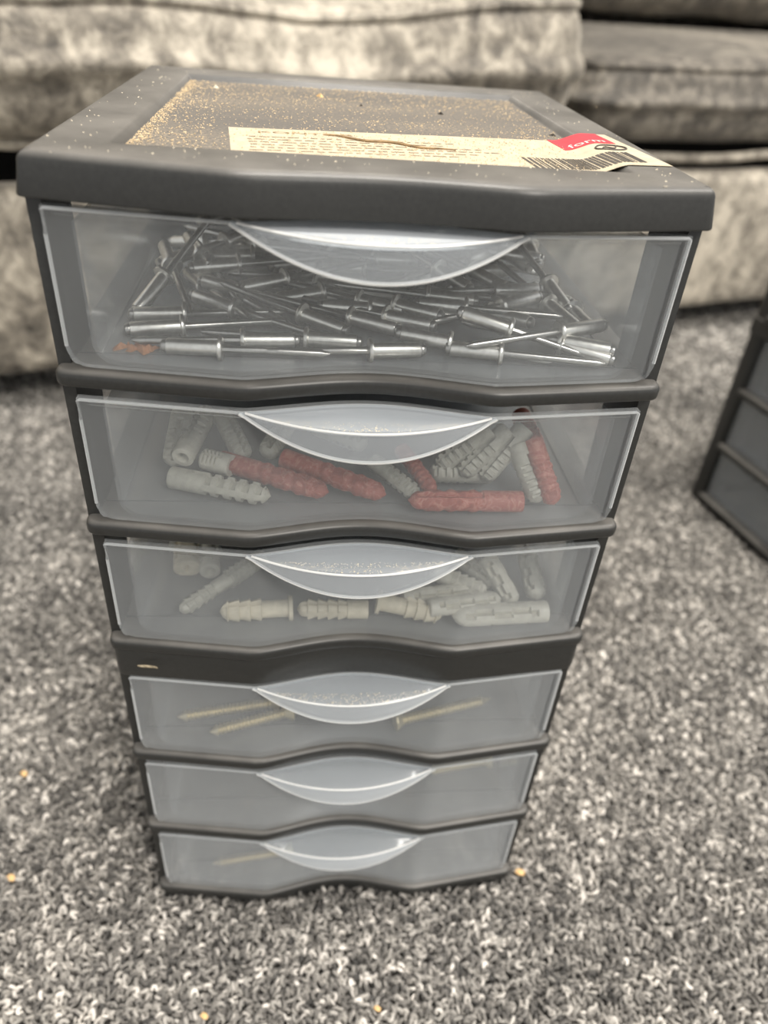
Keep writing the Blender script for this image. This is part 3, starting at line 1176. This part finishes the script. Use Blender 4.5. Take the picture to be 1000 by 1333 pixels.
# flange position and axis of each rivet; open end and tip of each plug and screw (metres)
T_RIV = [
    (-0.0366,0.0034,0.2461,-0.999,0.052,0.000), (-0.0319,0.0105,0.2461,0.997,0.079,0.000),
    (-0.0473,0.0181,0.2461,-0.973,-0.232,0.000), (-0.0479,0.0269,0.2461,-0.991,-0.133,0.000),
    (-0.0463,0.0352,0.2479,0.874,-0.481,-0.070), (-0.0545,0.0393,0.2513,-0.484,-0.727,-0.487),
    (-0.0320,0.0610,0.2514,-0.991,-0.132,-0.022), (-0.0354,0.0515,0.2518,-0.969,-0.242,-0.041),
    (-0.0221,0.0443,0.2505,-0.898,-0.434,-0.074), (-0.0117,0.0394,0.2487,-0.938,-0.341,-0.058),
    (-0.0172,0.0261,0.2474,0.851,-0.514,-0.108), (-0.0044,0.0256,0.2472,0.929,-0.362,-0.081),
    (-0.0161,0.0127,0.2461,0.996,-0.088,0.000), (-0.0001,0.0068,0.2461,0.995,0.102,0.000),
    (0.0210,0.0116,0.2461,-0.973,0.218,0.073), (-0.0016,0.0342,0.2488,0.920,-0.389,-0.052),
    (0.0052,0.0249,0.2481,0.894,-0.447,0.000), (0.0083,0.0308,0.2491,0.859,-0.511,-0.002),
    (0.0336,0.0062,0.2461,-0.985,0.171,0.000), (0.0364,0.0126,0.2480,-0.948,0.236,0.215),
    (0.0542,0.0127,0.2502,0.959,0.276,0.059), (0.0509,0.0114,0.2471,0.900,-0.430,-0.072),
    (0.0507,0.0121,0.2481,0.918,-0.396,0.000), (0.0373,0.0301,0.2501,0.904,0.421,0.072),
    (0.0508,0.0419,0.2511,-0.994,-0.107,-0.018), (0.0549,0.0458,0.2518,0.223,-0.948,-0.227),
    (0.0521,0.0343,0.2498,0.396,-0.906,-0.148), (0.0597,0.0339,0.2482,0.103,-0.995,-0.005),
    (0.0325,0.0519,0.2528,0.667,-0.735,-0.125), (0.0227,0.0516,0.2528,0.573,-0.808,-0.137),
    (0.0554,0.0737,0.2545,0.002,-0.986,-0.168), (0.0563,0.0629,0.2537,-0.978,0.205,0.035),
    (0.0441,0.0693,0.2538,-0.840,-0.535,-0.091), (-0.0543,0.0508,0.2506,-0.300,0.940,0.154),
    (-0.0480,0.0640,0.2515,-0.800,-0.581,-0.150), (-0.0448,0.0438,0.2490,0.920,-0.388,-0.051),
    (-0.0466,0.0597,0.2511,-0.430,0.890,0.151), (-0.0411,0.0688,0.2527,0.691,0.712,0.121),
    (0.0178,0.0362,0.2502,0.988,-0.150,-0.025), (0.0275,0.0279,0.2501,-0.989,0.148,0.000),
    (0.0344,0.0305,0.2480,0.720,-0.689,0.082), (0.0014,0.0295,0.2481,-0.997,0.078,0.008),
]
T_red = [
    (-0.0404,0.0190,0.2043,-0.0093,0.0061,0.2023), (-0.0225,0.0192,0.2053,0.0070,0.0052,0.2023),
    (0.0461,0.0025,0.2023,0.0131,0.0027,0.2023), (0.0504,0.0154,0.2143,0.0553,0.0022,0.2023),
    (0.0147,0.0203,0.2053,0.0192,0.0102,0.2033), (0.0524,0.0374,0.2110,0.0518,0.0179,0.2123),
]
T_grey = [
    (-0.0539,0.0129,0.2023,-0.0255,0.0039,0.2023), (-0.0506,0.0150,0.2075,-0.0455,0.0380,0.2110),
    (0.0048,0.0170,0.2053,0.0153,0.0065,0.2023), (0.0381,0.0194,0.2163,0.0232,0.0170,0.2043),
    (0.0431,0.0192,0.2163,0.0295,0.0130,0.2043), (0.0482,0.0190,0.2173,0.0359,0.0122,0.2033),
    (0.0461,0.0151,0.2123,0.0511,0.0037,0.2023), (-0.0408,0.0340,0.2107,-0.0336,0.0189,0.2053),
    (-0.0524,0.0292,0.2123,-0.0537,0.0183,0.2053), (-0.0372,0.0147,0.2053,-0.0458,0.0185,0.2053),
    (0.0393,0.0156,0.2033,0.0208,0.0160,0.2033), (-0.0107,0.0350,0.2068,0.0008,0.0270,0.2063),
    (-0.0225,0.0346,0.2068,-0.0266,0.0217,0.2063),
]
T_d3 = [
    (-0.0202,0.0052,0.1572,-0.0422,0.0037,0.1572), (0.0044,0.0043,0.1572,-0.0181,0.0048,0.1572),
    (0.0077,0.0048,0.1602,0.0284,0.0018,0.1572), (0.0658,0.0020,0.1582,0.0325,-0.0001,0.1582),
    (0.0156,0.0070,0.1592,0.0433,0.0116,0.1592), (0.0235,0.0017,0.1602,0.0478,0.0057,0.1602),
    (0.0290,0.0158,0.1622,0.0422,0.0094,0.1602), (-0.0414,0.0145,0.1602,-0.0538,0.0048,0.1572),
    (-0.0593,0.0221,0.1592,-0.0613,0.0278,0.1652), (-0.0535,0.0221,0.1592,-0.0552,0.0278,0.1652),
    (-0.0469,0.0206,0.1592,-0.0496,0.0266,0.1652), (-0.0588,0.0328,0.1595,-0.0536,0.0310,0.1593),
    (0.0457,0.0182,0.1652,0.0518,0.0071,0.1582), (0.0602,0.0225,0.1632,0.0605,0.0096,0.1592),
    (-0.0327,0.0240,0.1602,-0.0396,0.0164,0.1602), (0.0364,0.0225,0.1632,0.0470,0.0142,0.1602),
]
T_d4 = [
    (-0.0251,0.0134,0.1025,-0.0605,0.0074,0.1025), (-0.0200,0.0091,0.1025,-0.0485,0.0005,0.1025),
    (0.0544,0.0130,0.1025,0.0172,0.0034,0.1025), (0.0199,0.0026,0.1025,0.0201,0.0130,0.1025),
    (-0.0008,0.0045,0.1025,0.0003,-0.0018,0.1025),
]
T_d6 = [
    (-0.0203,0.0065,0.0126,-0.0537,0.0019,0.0126),
]
T_d5 = [
    (0.0622,0.0172,0.0575,0.0357,0.0125,0.0575),
]

# ------------------------------------------------------------------ contents of the drawers
def proto_rivet():
    """parts of a blind rivet: flange at the origin, barrel along +X, pin along -X"""
    b = 0.0019
    prof = [(-0.0004, 0.0012), (-0.0004, 0.0028), (0.0000, 0.0031), (0.0005, 0.0031), (0.0007, 0.0024), (0.0008, b), (0.0126, b), (0.0130, b * 0.92)]
    V, F = lathe_geo(prof, 16)
    m1 = mesh_py('barrel', V, F, 'alu')
    prof = [(0.0128, 0.0010), (0.0131, 0.00155), (0.0136, 0.0016), (0.0142, 0.00135), (0.0145, 0.0007)]
    V, F = lathe_geo(prof, 12)
    m2 = mesh_py('pin_head', V, F, 'steel')
    prof = [(-0.0003, 0.00098), (-0.010, 0.00098), (-0.0105, 0.0009), (-0.0245, 0.00095), (-0.0265, 0.0003)]
    V, F = lathe_geo(prof, 9)
    m3 = mesh_py('pin', V, F, 'steel')
    out = [o.data for o in (m1, m2, m3)]
    for o in (m1, m2, m3):
        bpy.data.objects.remove(o)
    return out


RIV_MESH = proto_rivet()


def add_rivet(p, u, label, group, roll=0.0):
    t = thing('blind_rivet', label, 'rivet', group=group)
    aim(t, p, u, roll)
    for nm, me in zip(('barrel', 'pin_head', 'pin'), RIV_MESH):
        o = bpy.data.objects.new(nm, me)
        col.objects.link(o)
        o.parent = t
    return t


RIVET_LABELS = {
    0: 'silver rivet lying lowest at the front left of the top drawer, barrel pointing left',
    1: 'silver rivet at the front left whose pin points left above the lowest one',
    2: 'silver rivet near the left wall, lower of two parallel ones pointing left',
    3: 'silver rivet near the left wall, upper of two parallel ones pointing left',
    4: 'short looking silver rivet above the parallel left pair, tip pointing right',
    5: 'silver rivet at the far left of the heap with its tip toward us',
    6: 'dark shaded rivet lying crosswise high at the left back of the top drawer',
    7: 'bright bluish rivet lying crosswise high at the left of the top drawer',
    8: 'short silver rivet under the left end of the top handle, pointing left',
    9: 'silver rivet left of centre lying just under the top handle arc',
    10: 'silver rivet with round flange toward us, left of centre, tip pointing right',
    11: 'silver rivet with round flange toward us at the centre of the top drawer',
    12: 'silver rivet left of centre in the second row, tip pointing right',
    13: 'silver rivet lying lowest at the front centre, barrel pointing right',
    14: 'silver rivet right of the centre flange, sloping down to the right',
    18: 'silver rivet lying lowest at the front right, flange to the right',
    19: 'long silver rivet sloping down across the front right of the heap',
    20: 'silver rivet pointing at the right wall, highest of the right front group',
    21: 'silver rivet at the front right with its tip toward the right corner',
    23: 'bright silver rivet at the right under the handle end, tip raised',
    25: 'silver rivet sloping down from the right back toward the front',
    15: 'silver rivet right of centre just below the lowest point of the top handle',
    16: 'silver rivet behind the centre flange, tip pointing right and down',
    17: 'silver rivet right of centre, uppermost of three parallel ones pointing right',
    22: 'silver rivet half hidden over the one at the front right corner',
    24: 'silver rivet lying level under the right end of the top handle',
    26: 'small looking rivet at the right, tip toward us, left of the raised one',
    27: 'small looking rivet at the right wall, tip toward us',
    28: 'rivet behind the right half of the top handle, right one of a pair',
    29: 'rivet behind the right half of the top handle, left one of a pair',
    30: 'rivet pointing toward us at the far right back of the heap',
    31: 'rivet lying crosswise at the far right back of the heap',
    32: 'rivet lying aslant just left of the far right back ones',
    33: 'rivet pointing away at the far left back of the heap',
    34: 'rivet aslant at the left back behind the bright bluish one',
    35: 'short silver rivet left of the handle end, just above the parallel left pair',
    36: 'rivet pointing away at the left back, right of the far left one',
    37: 'rivet high at the left back under the lid',
    38: 'silver rivet lying level under the right half of the top handle, tip right',
    39: 'silver rivet under the right half of the top handle, tip left',
    40: 'silver rivet under the long sloping one at right, tip toward us',
    41: 'silver rivet under the left half of the top handle, tip left',
}
for i, (x, y, z, ux, uy, uz) in enumerate(T_RIV):
    p, u = Vector((x, y, z)), Vector((ux, uy, uz))

    def spill(p, u):                     # how far tip or pin would stick out of the drawer
        return max(max(abs(e.x) - 0.0632, e.y - 0.144, fp(e.x) + 0.0050 - e.y, 0) for e in (p + u * 0.0145, p - u * 0.0265))
    if spill(p, u) > 0.002 and spill(p + u * 0.013, -u) < spill(p, u):
        p, u = p + u * 0.013, -u
    for e in (p + u * 0.0145, p - u * 0.0265):
        if abs(e.x) > 0.0632:
            p.x -= math.copysign(abs(e.x) - 0.0632, e.x)
        if e.y < fp(e.x) + 0.0050:
            p.y += fp(e.x) + 0.0050 - e.y
        if e.z < 0.2448:
            p.z += 0.2448 - e.z
    lab = RIVET_LABELS.get(i, 'silver blind rivet in the crowded middle of the heap in the top drawer')
    add_rivet(p, u, lab, 'blind rivets in the top drawer', random.uniform(0, 6))
rr = random.Random(21)
cnt = 0
while cnt < 46:
    x, y = rr.uniform(-0.052, 0.055), rr.uniform(0.040, 0.128)
    a = rr.gauss(0, 0.7) + (math.pi if rr.random() < 0.5 else 0)
    pit_ = rr.gauss(0, 0.12)
    u = Vector((math.cos(a) * math.cos(pit_), math.sin(a) * math.cos(pit_), math.sin(pit_)))
    h = 0.2461 + min(0.015, 0.15 * max(0, y - 0.030)) * rr.uniform(0.25, 1.0) * (1.0 if x > -0.03 else 0.8)
    p = Vector((x, y, h))
    e1, e2 = p + u * 0.0145, p - u * 0.027
    ok = all(abs(e.x) < 0.0615 and 0.012 < e.y < 0.143 and 0.2452 < e.z < 0.270 for e in (e1, e2))
    if ok:
        add_rivet(p, u, 'silver blind rivet at the shaded back of the heap in the top drawer', 'blind rivets heaped at the back of the top drawer', rr.uniform(0, 6))
        cnt += 1
V, F = crumbs_geo([(0, 0, 0), (0.0022, 0.001, 0), (-0.0025, 0.0012, 0), (0.0012, -0.001, 0), (-0.0012, -0.0008, 0), (0.0040, 0.0004, 0), (-0.0042, 0, 0), (0.0028, -0.0012, 0.0003), (0.0003, 0.0006, 0.0006)], 0.0014, 0.0030, random.Random(4))
o = mesh_py('rust_flake', V, F, 'rust_chip', None, smooth=False)
o.location = (-0.0570, 0.0085, 0.2439)
tag(o, 'reddish brown flakes on the floor of the top drawer, front left corner', 'flakes')


def plug_geo(L, r, style):
    """nylon wall plug from its open end (x=0) to its tip (x=L)"""
    seg = 20
    n = 80
    prof = [(0.35 * L, r * 0.30), (0.02 * L, r * 0.50), (0.0, r * 0.56), (0.0, r * 0.96), (0.012 * L, r)]
    if style == 'flange':
        prof = [(0.35 * L, r * 0.30), (0.02 * L, r * 0.55), (-0.0006, r * 0.62), (-0.0006, r * 1.42), (0.0006, r * 1.42), (0.0007, r)]
    base = len(prof)
    for k in range(1, n + 1):
        t = k / n
        x = L * (0.03 + 0.95 * t)
        rad = r
        if t > 0.86:
            rad = r * math.sqrt(max(0.0, 1 - ((t - 0.86) / 0.145) ** 2)) * 0.9 + r * 0.08
        prof.append((x, rad))
    prof.append((L, r * 0.06))

    def fn(i, x, rad, th):
        if i < base:
            return rad
        t = x / L
        s = abs(math.sin(th))
        c = abs(math.cos(th))
        if style == 'ribbed':        # plain sleeve, then close ribs and a slot
            if 0.36 < t < 0.93:
                rad *= 0.97 + 0.05 * math.sin(t * 62) + 0.06 * math.sin(th * 4 + t * 37)
                if s < 0.22:
                    rad *= 0.62
        elif style == 'toothed':     # square teeth beside a long slot
            if 0.22 < t < 0.95:
                if s < 0.2:
                    rad *= 0.45
                elif 0.3 < s < 0.93 and t > 0.34 and (t * 8) % 1 < 0.45:
                    rad *= 0.70
        elif style == 'flange':      # arrow fins toward the tip
            if t > 0.42:
                f = (t - 0.42) * 6.5 % 1
                rad *= 1.0 + 0.30 * (1 - f) * (1 if t < 0.9 else 0.2)
                if s < 0.18:
                    rad *= 0.5
        elif style == 'slotted':     # fat sleeve with two wavy slots
            if 0.12 < t < 0.88:
                d = abs(((th + 0.28 * math.sin(t * 16)) % (math.pi / 2)) - math.pi / 4)
                if d < 0.14:
                    rad *= 0.50
            elif t > 0.9:
                rad *= 0.95
        elif style == 'fin':
            if t > 0.3:
                f = (t * 7.0) % 1
                rad *= (0.82 + 0.32 * f) if c > 0.55 else 0.85
                if s < 0.18:
                    rad *= 0.5
        return rad
    return lathe_geo(prof, seg, fn)


def add_plug(row, r, style, mat, label, group, minlen=0.0, dy=0.0, roll=None):
    a, b = Vector(row[:3]), Vector(row[3:])
    u = (b - a)
    L = u.length
    u.normalize()
    if L < minlen:
        mid = (a + b) / 2
        a = mid - u * minlen / 2
        L = minlen
    a.y += dy
    V, F = plug_geo(L, r, style)
    o = mesh_py('wall_plug', V, F, mat, None, sharp=35)
    aim(o, a, u, random.uniform(-0.5, 0.5) if roll is None else roll)
    tag(o, label, 'wall plug', group)
    return o


RED = ['red wall plug in the second drawer, leftmost of the front red ones', 'red wall plug in the second drawer, second of the front red ones from the left',
       'red wall plug lying flat at the front centre of the second drawer', 'red wall plug leaning at the right side of the second drawer',
       'red wall plug mostly hidden behind the handle of the second drawer', 'red wall plug at the upper right behind the leaning red one']
for i, row in enumerate(T_red):
    add_plug(row, 0.0031 if i != 4 else 0.0024, 'ribbed', 'red_plug', RED[i], 'red wall plugs in the second drawer', 0.020, dy=0.0015, roll=1.2)
GREY = ['grey toothed wall plug at the front left corner of the second drawer', 'grey wall plug with its open end toward us, front left of second drawer',
        'small grey wall plug between two red ones, second drawer centre', 'grey toothed wall plug leaning right of the second handle, leftmost of three',
        'grey toothed wall plug leaning right of the second handle, middle of three', 'grey toothed wall plug leaning right of the second handle, rightmost of three',
        'grey wall plug leaning beside the upright red one in the second drawer', 'grey wall plug upright at the back left of the second drawer',
        'grey wall plug against the left wall of the second drawer', 'pale stub of wall plug behind the leftmost red one',
        'grey wall plug lying behind the flat red one in the second drawer', 'grey wall plug in shade behind the second drawer handle, right one',
        'grey wall plug in shade behind the second drawer handle, left one']
for i, row in enumerate(T_grey):
    add_plug(row, 0.0032 if i != 2 else 0.0026, 'toothed', 'pale_plug' if i in (9, 1) else 'grey_plug', GREY[i], 'grey wall plugs in the second drawer', 0.018 if i not in (9,) else 0.010, dy=0.0015, roll=1.35)
D3 = [('flange', 0.0028, 'beige flanged wall plug at the front left of the third drawer', 'beige_plug'),
      ('fin', 0.0030, 'cream finned wall plug at the front centre of the third drawer', 'beige_plug'),
      ('flange', 0.0028, 'beige flanged wall plug sloping down right of the third drawer centre', 'beige_plug'),
      ('slotted', 0.0036, 'thick pale wall plug with wavy slots at the front right of the third drawer', 'pale_plug'),
      ('slotted', 0.0031, 'pale wall plug lying behind the thick slotted one, upper of two', 'pale_plug'),
      ('slotted', 0.0031, 'pale wall plug lying behind the thick slotted one, lower of two', 'pale_plug'),
      ('fin', 0.0030, 'pale wall plug under the right end of the third handle', 'pale_plug'),
      ('fin', 0.0024, 'thin grey finned wall plug slanting at the left of the third drawer', 'grey_plug'),
      ('slotted', 0.0036, 'pale wall plug with open end toward us, leftmost at the third drawer back', 'beige_plug'),
      ('slotted', 0.0036, 'pale wall plug with open end toward us, second from the left wall', 'beige_plug'),
      ('slotted', 0.0034, 'pale wall plug with open end toward us, third from the left wall', 'pale_plug'),
      ('slotted', 0.0032, 'grey wall plug in the back left corner of the third drawer', 'grey_plug'),
      ('slotted', 0.0034, 'pale wall plug leaning at the right of the third drawer', 'pale_plug'),
      ('slotted', 0.0034, 'pale wall plug against the right wall of the third drawer', 'pale_plug'),
      ('fin', 0.0030, 'grey wall plug in shade left of the third handle', 'grey_plug'),
      ('slotted', 0.0032, 'grey wall plug leaning behind the pale one under the third handle end', 'grey_plug')]
for i, (row, (st, r, lab, mt)) in enumerate(zip(T_d3, D3)):
    row = list(row)
    if i in (8, 11):
        row[0] += 0.004
        row[3] += 0.004
    if i == 3:
        row[0] -= 0.0035
        row[3] -= 0.0015
    if i in (8, 9, 10):
        row[4] += 0.014
        row[5] -= 0.003
    add_plug(row, r, st, mt, lab, 'pale wall plugs in the third drawer', 0.018, dy=0.0030, roll=0.0 if st == 'slotted' else 1.45)


def screw_geo(L):
    prof = [(0.0, 0.0006), (0.0, 0.0034), (0.0005, 0.0035), (0.0030, 0.0018)]
    k = 0
    x = 0.0034
    while x < L * 0.92:
        prof.append((x, 0.0014 if k % 2 else 0.0021))
        x += 0.0007
        k += 1
    prof.append((L, 0.0002))
    return lathe_geo(prof, 10)


def add_screw(row, label, group=None, dy=0.003):
    a, b = Vector(row[:3]), Vector(row[3:])
    a.y += dy
    b.y += dy
    L = (b - a).length
    V, F = screw_geo(L)
    o = mesh_py('wood_screw', V, F, 'zinc', None, sharp=30)
    aim(o, a, b - a)
    tag(o, label, 'screw', group)


G4 = 'screws in the fourth drawer'
add_screw(T_d4[0], 'pale wood screw in the fourth drawer, upper of the two at left', G4)
add_screw(T_d4[1], 'pale wood screw in the fourth drawer, lower of the two at left', G4)
add_screw((0.0172, 0.0034, 0.1025, 0.0544, 0.0130, 0.1025), 'pale wood screw lying at the right of the fourth drawer', G4)
add_screw(T_d6[0], 'pale wood screw in the lowest drawer, lying at the left', dy=0.004)
add_screw(T_d5[0], 'pale wood screw in the fifth drawer, lying at the right', dy=0.004)
add_screw((0.048, 0.045, 0.1025, 0.020, 0.062, 0.1025), 'pale wood screw at the shaded back right of the fourth drawer', G4)


# ------------------------------------------------------------------ the second tower, cut by the right edge
def make_side_tower():
    P2 = Vector((0.2975, 0.3100, 0))
    d = Vector((0.224, -0.975, 0))                # along its front, toward us
    t = thing('drawer_tower', 'second charcoal drawer tower at the right edge, turned away and out of focus', 'drawer tower')
    ang = math.atan2(d.y, d.x)
    W = 0.166
    t.location = P2
    t.rotation_euler = (0, 0, ang)                # local x along the front, local y behind it
    zlev = RAIL_Z
    for (x0, x1) in ((0.0, 0.012), (W - 0.012, W)):
        V, F = slab_geo(rrect(x0, x1, -0.006, 0.016, 0.003, 4, 3, 4), 0.0, 0.281, 0.001, 0.001, 0, 2)
        mesh_py('corner_post', V, F, 'charcoal', t)
        V, F = slab_geo(rrect(x0, x1, 0.140, 0.156, 0.002, 3, 3, 3), 0.0, 0.281, 0.001, 0.001, 0, 2)
        mesh_py('corner_post', V, F, 'charcoal', t)
    for x0 in (0.0005, W - 0.0025):
        V, F = box_geo(x0, x0 + 0.002, 0.016, 0.140, 0.0, 0.281)
        mesh_py('side_panel', V, F, 'charcoal', t, smooth=False)
    for i, z in enumerate(zlev):
        V, F = slab_geo(rrect(0.0105, W - 0.0105, -0.0085, 0.006, 0.0025, 4, 12, 3), z - 0.0022, z + 0.0024, 0.0018, 0.0012, 0, 4)
        mesh_py('rail', V, F, 'charcoal', t)
        zb, zt = z + 0.003, z + 0.0396
        V, F = box_geo(0.0135, W - 0.0135, -0.0025, -0.0009, zb, zt)
        g2 = join_geo(box_geo(0.0165, W - 0.0165, -0.0009, 0.136, zb, zb + 0.0012), box_geo(0.0165, 0.0177, -0.0009, 0.136, zb + 0.0012, zt - 0.003),
                      box_geo(W - 0.0177, W - 0.0165, -0.0009, 0.136, zb + 0.0012, zt - 0.003), box_geo(0.0177, W - 0.0177, 0.1348, 0.136, zb + 0.0012, zt - 0.003))
        dr = mesh_py('drawer', g2[0], g2[1], 'tub', t, smooth=False)
        mesh_py('drawer_front', V, F, 'front', dr, smooth=False)
        g, bead, crest = handle_geo(zt)
        ho = mesh_py('handle', g[0], g[1], 'handle', dr, sharp=35)
        ho.scale = (0.72, 1, 1)
        ho.location = (W / 2 + 0.014, -0.0005, 0)
    V, F = slab_geo(rrect(-0.0005, W + 0.0005, -0.0075, 0.157, 0.003, 4, 12, 10), 0.1372, 0.1479, 0.0008, 0.0005, 0, 2)
    mesh_py('joint_band', V, F, 'charcoal', t)
    V, F = slab_geo(rrect(-0.0015, W + 0.0015, -0.010, 0.159, 0.003, 4, 12, 10), 0.2804, 0.2892, 0.0025, 0.0004, 0.001, 4)
    mesh_py('lid', V, F, 'charcoal', t)
    V, F = slab_geo(rrect(0.0, W, -0.0055, 0.156, 0.003, 4, 12, 10), -0.0035, 0.003, 0.0005, 0.0005, 0, 2)
    mesh_py('foot_plinth', V, F, 'charcoal', t)


make_side_tower()

# ------------------------------------------------------------------ crumbs on the carpet
for (x, y, s, lab) in ((0.0815, 0.0035, 0.0035, 'golden wood chip on the carpet beside the tower, bottom right corner'),
                       (-0.1390, 0.0105, 0.0034, 'golden wood chip on the carpet at the left edge of the view'),
                       (-0.1488, 0.0620, 0.0032, 'small tan wood chip on the carpet left of the tower'),
                       (-0.0520, -0.0465, 0.0026, 'small golden crumb on the carpet in front of the tower, left one'),
                       (0.0135, -0.0475, 0.0024, 'small golden crumb on the carpet in front of the tower, middle one')):
    V, F = slab_geo([(-0.6 * s, -0.30 * s), (0.1 * s, -0.42 * s), (0.6 * s, -0.2 * s), (0.55 * s, 0.25 * s), (0.0, 0.4 * s), (-0.5 * s, 0.28 * s)], 0, 0.3 * s, 0.1 * s, 0.08 * s, 0, 2)
    o = mesh_py('wood_chip', V, F, 'chip', None)
    o.location = (x, y, -0.0009)
    o.rotation_euler = (0.15, -0.1, random.uniform(-0.9, -0.4))
    tag(o, lab, 'wood chip')
